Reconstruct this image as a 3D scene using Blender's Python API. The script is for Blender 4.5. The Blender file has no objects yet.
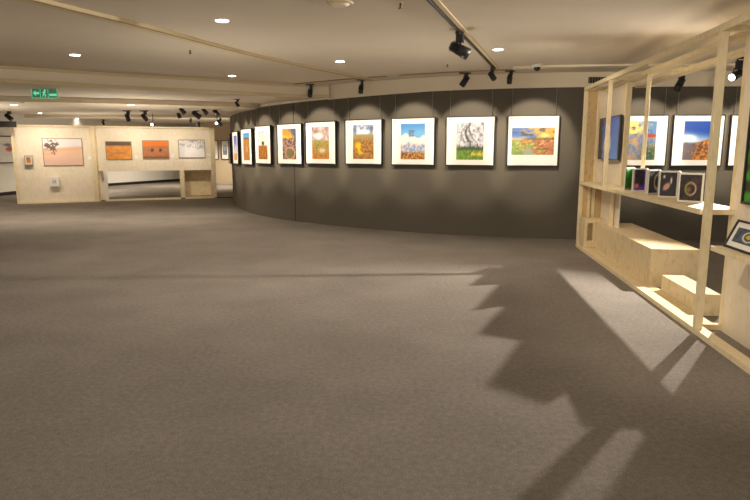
import bpy, bmesh, math, random
from mathutils import Vector, Matrix, noise

random.seed(4)
scene = bpy.context.scene
col = scene.collection

# ------------------------------------------------------------------ camera, world, exposure
EYE = 1.55
FPX = 600.0
TH = math.atan(99 / FPX)
cam_d = bpy.data.cameras.new('camera')
cam_d.sensor_width = 36
cam_d.lens = FPX / 750 * 36
cam_d.clip_start = 0.05
cam_d.clip_end = 200
cam = bpy.data.objects.new('camera', cam_d)
col.objects.link(cam)
cam.location = (0, 0, EYE)
cam.rotation_euler = (math.pi / 2 - TH, 0, 0)
scene.camera = cam

world = bpy.data.worlds.new('world')
scene.world = world
world.use_nodes = True
world.node_tree.nodes['Background'].inputs[0].default_value = (1.0, 0.92, 0.82, 1)
world.node_tree.nodes['Background'].inputs[1].default_value = 0.65

scene.view_settings.view_transform = 'Standard'
scene.view_settings.look = 'None'
scene.view_settings.gamma = 1
scene.view_settings.use_curve_mapping = False
scene.view_settings.exposure = 0.45

WARM = (1.0, 0.86, 0.68)


def area_light(name, loc, rot, sx, sy, power, color=WARM):
    d = bpy.data.lights.new(name, 'AREA')
    d.shape = 'RECTANGLE'
    d.size = sx
    d.size_y = sy
    d.energy = power
    d.color = color
    o = bpy.data.objects.new(name, d)
    col.objects.link(o)
    o.location = loc
    o.rotation_euler = rot
    return o


def spot_light(name, loc, target, power, angle, blend=0.5, radius=0.03, color=WARM):
    d = bpy.data.lights.new(name, 'SPOT')
    d.energy = power
    d.spot_size = math.radians(angle)
    d.spot_blend = blend
    d.shadow_soft_size = radius
    d.color = color
    o = bpy.data.objects.new(name, d)
    col.objects.link(o)
    o.location = loc
    v = Vector(target) - Vector(loc)
    o.rotation_euler = v.to_track_quat('-Z', 'Y').to_euler()
    return o


# track head that looks along the timber frame's far end
spot_light('head_or_fill_light', (1.15, 7.2, 2.6), (3.6, 9.2, 1.7), 90, 70, 0.8, 0.04)
spot_light('head_or_fill_light', (0.3, 3.2, 2.75), (2.9, 4.6, 0.9), 115, 75, 0.9, 0.05)  # unseen spot added to brighten the near plywood panel

# soft fill light added unseen behind the viewer
area_light('front_fill_light', (-3, -3.5, 1.5), (math.radians(90), 0, 0), 16, 2.4, 100, (1.0, 0.88, 0.74))

# key lamp behind the timber frame, which throws the long shadows over the carpet
KEY = Vector((5.0, 7.7, 2.60))
spot_light('frame_spot_light', KEY, (-0.6, 4.95, 0), 1100, 71, 0.7, 0.034, (1.0, 0.90, 0.78))

# upward fill spots, added without fittings to brighten the ceiling
for ux, uy, up in ((-5.5, 6.0, 45), (-2.0, 8.0, 90), (1.0, 8.0, 80), (-5.2, 13.2, 170), (-9.0, 13.2, 230), (-7.0, 17.2, 130), (-11.0, 17.0, 110), (-8.0, 24.0, 260), (-10.5, 22.5, 160), (-5.6, 24.5, 200)):
    spot_light('ceiling_fill', (ux, uy, 0.9), (ux, uy, 3), up * 0.45, 150, 1.0, 0.02, (1.0, 0.90, 0.74))

# ------------------------------------------------------------------ pixel helpers (points of the place read off the photograph)
CT, ST = math.cos(TH), math.sin(TH)


def ray(px, py):
    u = (px - 375) / FPX
    v = (250 - py) / FPX
    return Vector((u, CT + v * ST, -ST + v * CT))


def atz(px, py, z):
    d = ray(px, py)
    return Vector((0, 0, EYE)) + d * ((z - EYE) / d.z)


def aty(px, py, y):
    d = ray(px, py)
    return Vector((0, 0, EYE)) + d * (y / d.y)


def onplane(px, py, A, B):
    d = ray(px, py)
    nx, ny = -(B[1] - A[1]), B[0] - A[0]
    t = (nx * A[0] + ny * A[1]) / (nx * d.x + ny * d.y)
    return Vector((0, 0, EYE)) + d * t


# ------------------------------------------------------------------ materials
def lin(c):
    return tuple((x / 12.92) if x <= 0.04045 else ((x + 0.055) / 1.055) ** 2.4 for x in c)


def rgb(r, g, b):
    return lin((r / 255, g / 255, b / 255))


def mat(name, c, rough=0.6, metal=0.0, var=0.0, vscale=8.0, bump=0.0, bscale=60.0, emit=None, estr=0.0, stretch=None, spec=0.5):
    m = bpy.data.materials.new(name)
    m.use_nodes = True
    nt = m.node_tree
    b = nt.nodes['Principled BSDF']
    b.inputs['Base Color'].default_value = (*c, 1)
    b.inputs['Roughness'].default_value = rough
    b.inputs['Metallic'].default_value = metal
    b.inputs['Specular IOR Level'].default_value = spec
    tc = nt.nodes.new('ShaderNodeTexCoord')
    mp = nt.nodes.new('ShaderNodeMapping')
    nt.links.new(tc.outputs['Object'], mp.inputs[0])
    if stretch:
        mp.inputs['Scale'].default_value = stretch
    if var:
        n = nt.nodes.new('ShaderNodeTexNoise')
        n.inputs['Scale'].default_value = vscale
        n.inputs['Detail'].default_value = 5
        nt.links.new(mp.outputs[0], n.inputs['Vector'])
        r = nt.nodes.new('ShaderNodeValToRGB')
        r.color_ramp.elements[0].position = 0.3
        r.color_ramp.elements[1].position = 0.7
        r.color_ramp.elements[0].color = (*[x * (1 - var) for x in c], 1)
        r.color_ramp.elements[1].color = (*[min(1, x * (1 + var)) for x in c], 1)
        nt.links.new(n.outputs[0], r.inputs[0])
        nt.links.new(r.outputs[0], b.inputs['Base Color'])
    if bump:
        n2 = nt.nodes.new('ShaderNodeTexNoise')
        n2.inputs['Scale'].default_value = bscale
        n2.inputs['Detail'].default_value = 4
        nt.links.new(mp.outputs[0], n2.inputs['Vector'])
        bp = nt.nodes.new('ShaderNodeBump')
        bp.inputs['Strength'].default_value = bump
        bp.inputs['Distance'].default_value = 0.01
        nt.links.new(n2.outputs[0], bp.inputs['Height'])
        nt.links.new(bp.outputs[0], b.inputs['Normal'])
    if emit:
        b.inputs['Emission Color'].default_value = (*emit, 1)
        b.inputs['Emission Strength'].default_value = estr
    return m


def wood_mat(name, c, dark):
    m = bpy.data.materials.new(name)
    m.use_nodes = True
    nt = m.node_tree
    b = nt.nodes['Principled BSDF']
    b.inputs['Roughness'].default_value = 0.55
    b.inputs['Specular IOR Level'].default_value = 0.3
    tc = nt.nodes.new('ShaderNodeTexCoord')
    mp = nt.nodes.new('ShaderNodeMapping')
    mp.inputs['Scale'].default_value = (1.6, 1.6, 0.8)
    nt.links.new(tc.outputs['Object'], mp.inputs[0])
    n = nt.nodes.new('ShaderNodeTexNoise')
    n.inputs['Scale'].default_value = 11
    n.inputs['Detail'].default_value = 6
    n.inputs['Distortion'].default_value = 0.8
    nt.links.new(mp.outputs[0], n.inputs['Vector'])
    r = nt.nodes.new('ShaderNodeValToRGB')
    e = r.color_ramp.elements
    e[0].position = 0.33
    e[0].color = (*dark, 1)
    e[1].position = 0.47
    e[1].color = (*c, 1)
    x = e.new(0.8)
    x.color = (*[min(1, k * 1.08) for k in c], 1)
    nt.links.new(n.outputs[0], r.inputs[0])
    nt.links.new(r.outputs[0], b.inputs['Base Color'])
    return m


M = {}
M['wood'] = wood_mat('birch_plywood', rgb(224, 205, 166), rgb(210, 187, 144))
M['wood_pale'] = wood_mat('pale_pine', rgb(230, 214, 178), rgb(222, 204, 164))
M['panel_wood'] = wood_mat('pale_panel_plywood', rgb(232, 220, 198), rgb(228, 214, 188))
M['wood_gold'] = wood_mat('golden_plywood', rgb(200, 172, 124), rgb(184, 152, 102))
M['white'] = mat('white_paint', rgb(232, 228, 220), 0.6, var=0.02)
M['white_board'] = mat('white_card', rgb(240, 237, 230), 0.7, var=0.015, vscale=30)
M['black'] = mat('black_frame', rgb(28, 26, 24), 0.45, var=0.1)
M['metal_black'] = mat('black_metal', rgb(34, 33, 32), 0.4, var=0.1)
M['grey_wall'] = mat('dark_grey_wall', rgb(98, 92, 81), 0.7, var=0.03, vscale=1.5, spec=0.25)
M['seam'] = mat('wall_seam', rgb(48, 46, 42), 0.8, var=0.05)
M['ceiling'] = mat('cream_ceiling', rgb(224, 212, 194), 0.8, var=0.012, vscale=2)
M['cream'] = mat('cream_fascia', rgb(240, 228, 204), 0.7, var=0.012, vscale=2)
M['gold'] = mat('tan_trim', rgb(220, 202, 164), 0.7, var=0.02)
M['slot'] = mat('brown_slot', rgb(160, 140, 110), 0.8, var=0.05)
M['olive_wall'] = mat('beige_wall', rgb(188, 170, 144), 0.8, var=0.02)
M['wire'] = mat('steel_wire', rgb(170, 165, 155), 0.4, 0.5, var=0.05)
M['lamp'] = mat('lamp_glow', (1, 1, 1), 0.5, emit=(1.0, 0.95, 0.88), estr=9)
M['lens'] = mat('spot_lens', (1, 0.95, 0.9), 0.3, emit=(1.0, 0.93, 0.82), estr=5)
M['dark_lens'] = mat('spot_lens_rear', rgb(60, 58, 55), 0.25, var=0.05)
M['sign_green'] = mat('lit_green', rgb(60, 220, 160), 0.5, emit=rgb(70, 240, 170), estr=0.35)
M['sign_mid'] = mat('lit_green_pale', rgb(130, 230, 190), 0.5, emit=rgb(130, 245, 200), estr=0.4)
M['red'] = mat('sprinkler_metal', rgb(120, 88, 60), 0.4, 0.5, var=0.05)
M['screen_black'] = mat('screen_bezel', rgb(20, 20, 20), 0.3, var=0.05)
M['concrete'] = mat('grey_ledge', rgb(190, 175, 150), 0.7, var=0.03)

# carpet
m = bpy.data.materials.new('grey_carpet')
m.use_nodes = True
nt = m.node_tree
b = nt.nodes['Principled BSDF']
b.inputs['Roughness'].default_value = 0.95
b.inputs['Specular IOR Level'].default_value = 0.1
tc = nt.nodes.new('ShaderNodeTexCoord')
n1 = nt.nodes.new('ShaderNodeTexNoise')
n1.inputs['Scale'].default_value = 130
n1.inputs['Detail'].default_value = 3
n2 = nt.nodes.new('ShaderNodeTexNoise')
n2.inputs['Scale'].default_value = 1.2
n2.inputs['Detail'].default_value = 6
n3 = nt.nodes.new('ShaderNodeTexNoise')
n3.inputs['Scale'].default_value = 28
n3.inputs['Detail'].default_value = 4
for n in (n1, n2, n3):
    nt.links.new(tc.outputs['Object'], n.inputs['Vector'])
ad = nt.nodes.new('ShaderNodeMath')
ad.operation = 'MULTIPLY_ADD'
ad.inputs[1].default_value = 0.6
nt.links.new(n1.outputs[0], ad.inputs[0])
ad2 = nt.nodes.new('ShaderNodeMath')
ad2.operation = 'MULTIPLY_ADD'
ad2.inputs[1].default_value = 0.25
nt.links.new(n2.outputs[0], ad2.inputs[0])
m3 = nt.nodes.new('ShaderNodeMath')
m3.operation = 'MULTIPLY'
m3.inputs[1].default_value = 0.3
nt.links.new(n3.outputs[0], m3.inputs[0])
nt.links.new(m3.outputs[0], ad2.inputs[2])
nt.links.new(ad2.outputs[0], ad.inputs[2])
r = nt.nodes.new('ShaderNodeValToRGB')
r.color_ramp.elements[0].position = 0.38
r.color_ramp.elements[0].color = (*rgb(105, 99, 93), 1)
r.color_ramp.elements[1].position = 0.76
r.color_ramp.elements[1].color = (*rgb(156, 149, 141), 1)
nt.links.new(ad.outputs[0], r.inputs[0])
nt.links.new(r.outputs[0], b.inputs['Base Color'])
bp = nt.nodes.new('ShaderNodeBump')
bp.inputs['Strength'].default_value = 0.4
bp.inputs['Distance'].default_value = 0.006
nt.links.new(n1.outputs[0], bp.inputs['Height'])
nt.links.new(bp.outputs[0], b.inputs['Normal'])
M['carpet'] = m

# photo prints: colours come from a procedural picture computed per vertex
m = bpy.data.materials.new('photo_print')
m.use_nodes = True
nt = m.node_tree
at = nt.nodes.new('ShaderNodeAttribute')
at.attribute_name = 'Col'
nt.links.new(at.outputs['Color'], nt.nodes['Principled BSDF'].inputs['Base Color'])
nt.nodes['Principled BSDF'].inputs['Roughness'].default_value = 0.45
M['photo'] = m
m = bpy.data.materials.new('screen_image')
m.use_nodes = True
nt = m.node_tree
at = nt.nodes.new('ShaderNodeAttribute')
at.attribute_name = 'Col'
b = nt.nodes['Principled BSDF']
nt.links.new(at.outputs['Color'], b.inputs['Base Color'])
nt.links.new(at.outputs['Color'], b.inputs['Emission Color'])
b.inputs['Emission Strength'].default_value = 0.35
M['screen'] = m


# ------------------------------------------------------------------ mesh helpers
class MB:
    def __init__(self):
        self.bm = bmesh.new()

    def box(self, x0, x1, y0, y1, z0, z1, mtx=None):
        vs = [Vector((x, y, z)) for x in (x0, x1) for y in (y0, y1) for z in (z0, z1)]
        if mtx:
            vs = [mtx @ v for v in vs]
        v = [self.bm.verts.new(p) for p in vs]
        for f in ((0, 1, 3, 2), (4, 6, 7, 5), (0, 4, 5, 1), (2, 3, 7, 6), (0, 2, 6, 4), (1, 5, 7, 3)):
            self.bm.faces.new([v[i] for i in f])
        return self

    def tube(self, p0, p1, r0, r1=None, n=14, cap=True):
        r1 = r0 if r1 is None else r1
        p0, p1 = Vector(p0), Vector(p1)
        q = (p1 - p0).to_track_quat('Z', 'Y')
        a, b_ = [], []
        for i in range(n):
            t = 2 * math.pi * i / n
            o = q @ Vector((math.cos(t), math.sin(t), 0))
            a.append(self.bm.verts.new(p0 + o * r0))
            b_.append(self.bm.verts.new(p1 + o * r1))
        for i in range(n):
            f = self.bm.faces.new((a[i], a[(i + 1) % n], b_[(i + 1) % n], b_[i]))
            f.smooth = True
        if cap:
            self.bm.faces.new(a[::-1])
            self.bm.faces.new(b_)
        return self

    def prism(self, pts, z0, z1):
        lo = [self.bm.verts.new((p[0], p[1], z0)) for p in pts]
        hi = [self.bm.verts.new((p[0], p[1], z1)) for p in pts]
        n = len(pts)
        for i in range(n):
            self.bm.faces.new((lo[i], lo[(i + 1) % n], hi[(i + 1) % n], hi[i]))
        self.bm.faces.new(lo[::-1])
        self.bm.faces.new(hi)
        return self

    def quad(self, a, b_, c, d):
        self.bm.faces.new([self.bm.verts.new(p) for p in (a, b_, c, d)])
        return self

    def build(self, name, material, parent=None, label=None, bevel=0.0, loc=None, rot=None):
        bmesh.ops.recalc_face_normals(self.bm, faces=self.bm.faces)
        me = bpy.data.meshes.new(name)
        self.bm.to_mesh(me)
        self.bm.free()
        me.materials.append(material)
        o = bpy.data.objects.new(name, me)
        col.objects.link(o)
        if parent:
            o.parent = parent
        if label:
            o['label'] = label
        if loc is not None:
            o.location = loc
        if rot is not None:
            o.rotation_euler = rot
        if bevel:
            md = o.modifiers.new('bevel', 'BEVEL')
            md.width = bevel
            md.segments = 2
            md.limit_method = 'ANGLE'
        return o


def thing(name, label, cat, loc=(0, 0, 0), rz=0.0, group=None):
    o = bpy.data.objects.new(name, None)
    o.empty_display_size = 0.1
    col.objects.link(o)
    o.location = loc
    o.rotation_euler = (0, 0, rz)
    return tag(o, label, cat, group)


def tag(o, label, cat, group=None):
    o['label'] = label
    o['category'] = cat
    if group:
        o['group'] = group
    return o


def struct(o):
    o['kind'] = 'structure'
    return o


def band(path, thick, z0, z1, closed=False):
    f0 = z0 if callable(z0) else (lambda p: z0)
    f1 = z1 if callable(z1) else (lambda p: z1)
    """wall following a plan polyline; thickness to its right-hand side"""
    mb = MB()
    n = len(path)
    offs = []
    for i in range(n):
        a = Vector(path[max(0, i - 1)])
        c = Vector(path[min(n - 1, i + 1)])
        t = (c - a).normalized()
        offs.append(Vector((t.y, -t.x)) * thick)
    lo, hi, lo2, hi2 = [], [], [], []
    for p, o in zip(path, offs):
        lo.append(mb.bm.verts.new((p[0], p[1], f0(p))))
        hi.append(mb.bm.verts.new((p[0], p[1], f1(p))))
        lo2.append(mb.bm.verts.new((p[0] + o.x, p[1] + o.y, f0(p))))
        hi2.append(mb.bm.verts.new((p[0] + o.x, p[1] + o.y, f1(p))))
    for i in range(n - 1):
        for q in ((lo[i], lo[i + 1], hi[i + 1], hi[i]), (lo2[i + 1], lo2[i], hi2[i], hi2[i + 1]),
                  (hi[i], hi[i + 1], hi2[i + 1], hi2[i]), (lo[i + 1], lo[i], lo2[i], lo2[i + 1])):
            f = mb.bm.faces.new(q)
            f.smooth = False
    mb.bm.faces.new((lo[0], hi[0], hi2[0], lo2[0]))
    mb.bm.faces.new((lo[-1], lo2[-1], hi2[-1], hi[-1]))
    return mb


def smooth_path(pts, sub=6):
    """Catmull-Rom resampling of a plan polyline"""
    P = [Vector(p) for p in pts]
    P = [P[0] * 2 - P[1]] + P + [P[-1] * 2 - P[-2]]
    out = []
    for i in range(1, len(P) - 2):
        for k in range(sub):
            t = k / sub
            a, b_, c, d = P[i - 1], P[i], P[i + 1], P[i + 2]
            out.append(0.5 * ((2 * b_) + (c - a) * t + (2 * a - 5 * b_ + 4 * c - d) * t * t + (3 * b_ - a - 3 * c + d) * t ** 3))
    out.append(P[-2])
    return out


# ------------------------------------------------------------------ procedural pictures
def mix(a, b_, t):
    t = max(0.0, min(1.0, t))
    return tuple(x + (y - x) * t for x, y in zip(a, b_))


def ss(a, b_, x):
    t = max(0.0, min(1.0, (x - a) / (b_ - a)))
    return t * t * (3 - 2 * t)


def fb(x, y, s, k=0, oct_=4):
    v, a = 0, 0.5
    for i in range(oct_):
        v += a * noise.noise(Vector((x * s, y * s, k * 7.3 + 1.7 * i)))
        s *= 2
        a *= 0.55
    return v


def C(r, g, b_):
    return (r / 255, g / 255, b_ / 255)


def blob(u, v, cu, cv, ru, rv):
    return max(0.0, 1 - math.sqrt(((u - cu) / ru) ** 2 + ((v - cv) / rv) ** 2))


def art(kind, u, v):
    """u to the right, v up, both 0..1; returns sRGB colour"""
    n = fb(u, v, 5, hash(kind) % 1 + len(kind))
    f = fb(u, v, 16, len(kind) + 3)
    if kind == 'violet_sky':
        c = mix(C(210, 205, 225), C(70, 90, 200), ss(0.3, 0.9, v + n * 0.3))
        return mix(C(215, 150, 60), c, ss(0.22, 0.3, v + n * 0.1))
    if kind == 'field_figure':
        c = mix(C(215, 140, 30), C(150, 90, 40), 0.5 + f * 1.5)
        c = mix(c, C(180, 170, 140), 0.9 * ss(0, 0.6, blob(u, v, 0.55, 0.42, 0.18, 0.2)))
        if v > 0.77:
            c = mix(C(110, 70, 40), C(60, 150, 220), ss(0.8, 0.86, v + n * 0.05))
            c = mix(c, C(20, 90, 200), ss(0.93, 1.0, v))
        return c
    if kind == 'lone_tree':
        c = mix(C(250, 225, 190), C(90, 130, 200), ss(0.55, 1.0, v + n * 0.8 - u * 0.15))
        c = mix(c, C(245, 245, 250), ss(0.0, 0.35, n + 0.1))
        g = mix(C(220, 130, 20), C(120, 80, 30), 0.5 + f * 2.2)
        c = mix(g, c, ss(0.46, 0.5, v))
        t = blob(u, v + f * 0.06, 0.52, 0.56, 0.2, 0.1)
        return mix(c, C(60, 50, 40), ss(0.1, 0.4, t))
    if kind == 'sunset_rocks':
        sky = mix(C(255, 190, 20), C(230, 140, 50), ss(0.7, 0.9, v + n * 0.4))
        sky = mix(sky, C(60, 80, 130), ss(0.3, 0.8, u + v - 1.0 + n * 0.3))
        g = mix(C(150, 120, 125), C(70, 50, 60), ss(-0.15, 0.15, fb(u, v * 2.2, 9, 5)))
        g = mix(g, C(215, 160, 110), ss(0.05, 0.3, f))
        rr = math.hypot((u - 0.55) / 0.34, (v - 0.2) / 0.19)
        g = mix(g, C(230, 170, 110), max(0, 1 - abs(rr - 1) * 5))
        g = mix(g, C(110, 110, 60), ss(1.0, 0.4, rr) * 0.8)
        return mix(g, sky, ss(0.66, 0.72, v + n * 0.06))
    if kind == 'cloud_field':
        sky = mix(C(150, 115, 110), C(225, 200, 195), 0.5 + n * 1.6)
        sky = mix(sky, C(255, 245, 235), ss(0, 0.7, blob(u, v, 0.42, 0.72, 0.4, 0.14)))
        g = mix(C(175, 155, 75), C(215, 130, 45), ss(0.5, 0.0, v + n * 0.5))
        g = mix(g, C(110, 110, 50), ss(0.0, 0.3, f))
        g = mix(g, C(225, 205, 180), 0.8 * ss(0.1, 0.6, blob(u, v + f * 0.1, 0.6, 0.27, 0.3, 0.12)))
        return mix(g, sky, ss(0.56, 0.6, v))
    if kind == 'golden_valley':
        sky = mix(C(90, 110, 150), C(225, 225, 230), 0.5 + n * 1.8)
        sky = mix(sky, C(255, 250, 235), ss(0, 0.7, blob(u, v, 0.5, 0.79, 0.45, 0.1)))
        g = mix(C(205, 145, 60), C(130, 85, 40), 0.5 + f * 2.4)
        g = mix(g, C(160, 145, 90), ss(0.5, 0.7, v))
        st = abs(u - (0.2 + (0.42 - v) * 0.6 + n * 0.25))
        g = mix(g, C(255, 195, 10), ss(0.17, 0.03, st) * ss(0.55, 0.4, v) * ss(0.08, 0.2, v))
        return mix(g, sky, ss(0.7, 0.75, v))
    if kind == 'pink_peak':
        sky = mix(C(110, 180, 230), C(60, 140, 215), ss(0.65, 1, v))
        c = mix(C(120, 150, 195), C(225, 200, 195), ss(-0.1, 0.3, f + 0.05))
        c = mix(C(245, 225, 222), c, ss(0.48, 0.38, v + n * 0.1))
        top = 0.64 + 0.05 * math.sin(u * 7) + n * 0.12
        c = mix(c, sky, ss(top, top + 0.03, v))
        tower = abs(u - 0.45) < 0.11 and 0.62 < v < 0.82 and (abs((v * 17) % 1 - 0.5) < 0.2 or abs((u * 13) % 1 - 0.5) < 0.16)
        if tower:
            c = C(90, 110, 140)
        g = mix(C(225, 160, 60), C(110, 60, 40), 0.5 + fb(u, v, 24, 2) * 3)
        return mix(g, c, ss(0.18, 0.22, v))
    if kind == 'blossom_tree':
        c = mix(C(150, 165, 185), C(235, 225, 225), 0.5 + f * 2.0)
        c = mix(c, C(120, 105, 105), ss(0.08, 0.3, fb(u, v, 9, 9)))
        for a_, b0, w in ((0.6, 0.35, 0.05), (-0.5, 0.72, 0.03), (1.2, 0.1, 0.025)):
            d = abs((v - 0.2) * a_ * 0.4 + b0 - u + 0.15 * math.sin(v * 6) + n * 0.1)
            if v > 0.12:
                c = mix(c, C(60, 52, 50), ss(w, w * 0.3, d) * 0.8)
        g = mix(C(130, 170, 40), C(80, 120, 40), 0.5 + f * 2)
        g = mix(g, C(225, 190, 40), ss(0.12, 0.3, n) * ss(0.05, 0.15, v))
        g = mix(g, C(60, 80, 45), ss(0.22, 0.3, v))
        return mix(g, c, ss(0.3, 0.4, v + n * 0.15))
    if kind == 'sunset_garden':
        sky = mix(C(80, 120, 195), C(240, 170, 50), ss(0.3, 0.85, u + n * 0.8 + (v - 0.75) * 0.5))
        sky = mix(sky, C(70, 70, 80), ss(0.06, 0.25, fb(u, v * 2, 5, 4)) * 0.8)
        sky = mix(sky, C(170, 195, 225), ss(0.75, 0.6, v) * ss(0.6, 0.2, u) * 0.6)
        sky = mix(sky, C(255, 235, 120), ss(0.1, 0.8, blob(u, v, 0.78, 0.73, 0.16, 0.12)))
        g = mix(C(130, 165, 70), C(190, 110, 60), ss(0.25, 0.65, u + n * 1.2 + f * 0.5))
        g = mix(g, C(235, 200, 150), ss(0.05, 0.3, fb(u, v * 1.6, 9, 12)) * 0.6)
        g = mix(g, C(225, 215, 90), ss(0.05, 0.3, f) * ss(0.6, 0.3, u) * ss(0.1, 0.4, v))
        g = mix(g, C(110, 55, 30), ss(0.05, 0.3, f) * ss(0.4, 0.6, u))
        g = mix(g, C(160, 160, 140), ss(0, 0.4, blob(u, v, 0.4, 0.08, 0.15, 0.2)))
        g = mix(g, C(90, 90, 50), ss(0.52, 0.6, v) * 0.7)
        g = mix(g, C(215, 180, 130), ss(0.52, 0.58, v) * ss(0.4, 0.2, u))
        return mix(g, sky, ss(0.6, 0.64, v))
    if kind == 'dawn_shore':
        sky = mix(C(255, 215, 110), C(90, 140, 200), ss(0.2, 0.8, u + n))
        sky = mix(sky, C(90, 70, 90), ss(0.1, 0.3, fb(u, v * 2, 5, 8)))
        g = mix(C(80, 120, 180), C(210, 150, 90), 0.5 + n * 2)
        g = mix(g, C(60, 90, 50), ss(0.5, 0.2, v) * ss(0.3, 0.7, u))
        g = mix(g, C(150, 160, 180), ss(0.0, 0.25, f) * 0.7)
        g = mix(g, C(190, 60, 40), ss(0, 0.5, blob(u, v, 0.8, 0.63, 0.4, 0.06)))
        return mix(g, sky, ss(0.65, 0.7, v))
    if kind == 'blue_bay':
        sky = mix(C(190, 215, 240), C(15, 70, 180), ss(0.5, 0.85, v + u * 0.12))
        sky = mix(sky, C(255, 255, 255), ss(0, 0.8, blob(u, v, 0.2, 0.55, 0.4, 0.16)))
        g = mix(C(225, 145, 50), C(100, 60, 50), 0.5 + f * 2.6)
        g = mix(C(110, 100, 110), g, ss(0.2, 0.5, u + n * 0.5 - v * 0.5 + 0.1))
        line = 0.42 + 0.12 * ss(0.3, 1, u) + n * 0.06
        sea = mix(C(90, 110, 140), C(160, 180, 200), ss(0.35, 0.5, v))
        c = mix(sea, sky, ss(0.45, 0.48, v))
        return mix(g, c, ss(line - 0.02, line + 0.02, v))
    if kind == 'desert_tree':
        c = mix(C(238, 190, 160), C(228, 182, 162), ss(0.5, 0.1, v + n * 0.2))
        c = mix(c, C(230, 225, 230), ss(0.6, 0.72, v + (0.5 - u) * 0.12))
        c = mix(c, C(240, 175, 110), ss(0.1, 0.0, abs(v - 0.55 - u * 0.1)) * 0.6)
        t = blob(u + n * 0.5, v + f * 0.6, 0.22, 0.74, 0.2, 0.26)
        c = mix(c, C(110, 85, 75), ss(0.15, 0.4, t))
        if abs(u - 0.25 - (0.6 - v) * 0.15) < 0.016 and 0.38 < v < 0.62:
            c = C(120, 85, 75)
        return mix(c, C(190, 130, 110), 0.6 * ss(0.02, 0.0, abs(v - 0.43)) * (u < 0.3))
    if kind == 'orange_dune_dark':
        c = mix(C(245, 165, 60), C(230, 135, 40), 0.5 + n * 2)
        c = mix(c, C(180, 130, 90), ss(0.0, 0.5, blob(u, v, 0.55, 0.35, 0.35, 0.06)))
        return mix(c, C(95, 75, 60), ss(0.76, 0.8, v))
    if kind == 'orange_sky':
        c = mix(C(205, 125, 70), C(180, 110, 70), 0.5 + n * 2)
        c = mix(c, C(150, 80, 40), ss(0.15, 0.05, v))
        c = mix(c, C(255, 120, 10), ss(0.66, 0.74, v))
        for cu in (0.36, 0.68):
            if blob(u, v, cu, 0.47, 0.06, 0.1) > 0:
                c = C(90, 60, 50)
        return c
    if kind == 'misty_white':
        c = mix(C(235, 230, 230), C(175, 175, 180), ss(0.0, 0.3, n) * ss(0.35, 0.6, v) + 0.1)
        return mix(c, C(120, 115, 120), 0.7 * ss(0.12, 0.35, f) * ss(0.5, 0.6, v) * ss(0.3, 0.6, u))
    if kind == 'small_orange':
        return mix(C(225, 140, 60), C(110, 70, 45), ss(-0.1, 0.25, f + v * 0.2 - 0.1))
    if kind == 'small_grey':
        c = C(215, 215, 220)
        for cu in (0.25, 0.5, 0.75):
            if abs(u - cu) < 0.07 and 0.2 < v < 0.8:
                c = C(110, 80, 75)
        return c
    if kind == 'green_leaf':
        return mix(C(70, 190, 30), C(30, 70, 20), ss(-0.05, 0.2, f))
    if kind == 'purple_glow':
        c = mix(C(60, 45, 75), C(30, 22, 35), 0.5 + n)
        c = mix(c, C(110, 60, 200), ss(0.35, 0.1, v) + ss(0.75, 1, u) * 0.7)
        return mix(c, C(235, 120, 70), ss(0, 0.7, blob(u, v, 0.3, 0.22, 0.25, 0.16)))
    if kind == 'grey_ring':
        c = mix(C(70, 75, 75), C(35, 40, 42), 0.5 + n * 1.5)
        rr = math.hypot((u - 0.95) / 0.32, (v - 0.5) / 0.36)
        return mix(c, C(240, 215, 200), ss(0.35, 0.0, abs(rr - 0.9)))
    if kind == 'pale_hand':
        c = mix(C(48, 36, 44), C(26, 22, 28), 0.5 + n)
        c = mix(c, C(225, 170, 145), ss(0, 0.5, blob(u - (v - 0.4) * 0.6, v, 0.4, 0.4, 0.26, 0.22)))
        return mix(c, C(235, 220, 215), ss(0, 0.5, max(blob(u, v, 0.66, 0.66, 0.07, 0.2), blob(u, v, 0.22, 0.82, 0.09, 0.1))))
    if kind == 'glow_arc':
        c = mix(C(75, 60, 58), C(45, 36, 36), 0.5 + n * 1.8)
        rr = math.hypot((u - 0.5) / 0.27, (v - 0.45) / 0.26)
        a_ = ss(0.22, 0.0, abs(rr - 0.9))
        c = mix(c, mix(C(235, 190, 150), C(180, 180, 60), ss(0.6, 0.3, u)), a_)
        return mix(c, C(200, 150, 60), 0.6 * ss(0, 0.8, blob(u, v, 0.4, 0.42, 0.2, 0.15)))
    if kind == 'blue_figure':
        c = mix(C(90, 150, 240), C(50, 100, 220), v)
        c = mix(C(90, 60, 50), c, ss(0.04, 0.14, u + n * 0.2))
        return mix(c, C(235, 230, 225), ss(0.05, 0.4, blob(u, v, 0.42, 0.36, 0.25, 0.34)))
    if kind == 'green_stripes':
        c = mix(C(70, 180, 40), C(60, 60, 25), ss(-0.1, 0.15, fb(u * 2 + v, v * 4, 3, 3)))
        return mix(c, C(110, 80, 60), ss(0.65, 0.9, v + n * 0.4))
    if kind == 'oval_dish':
        c = mix(C(70, 90, 110), C(40, 50, 65), 0.5 + n * 1.4)
        b1 = blob(u, v, 0.66, 0.5, 0.3, 0.38)
        c = mix(c, C(225, 220, 205), ss(0.0, 0.12, b1))
        c = mix(c, C(50, 45, 20), ss(0.25, 0.35, b1))
        return mix(c, C(215, 190, 40), ss(0.55, 0.7, b1 + f * 0.4))
    if kind == 'pale_red':
        c = C(235, 230, 225)
        c = mix(c, C(215, 110, 80), ss(0.1, 0.4, blob(u + n * 0.2, v, 0.6, 0.55, 0.3, 0.25)))
        return mix(c, C(120, 125, 150), ss(0.05, 0.3, blob(u, v, 0.5, 0.85, 0.3, 0.1)))
    if kind == 'pale_blue':
        c = mix(C(190, 210, 220), C(90, 120, 150), ss(-0.1, 0.3, n))
        return mix(c, C(60, 70, 80), ss(0.5, 0.3, v) * 0.5)
    return (0.5, 0.5, 0.5)


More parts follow.
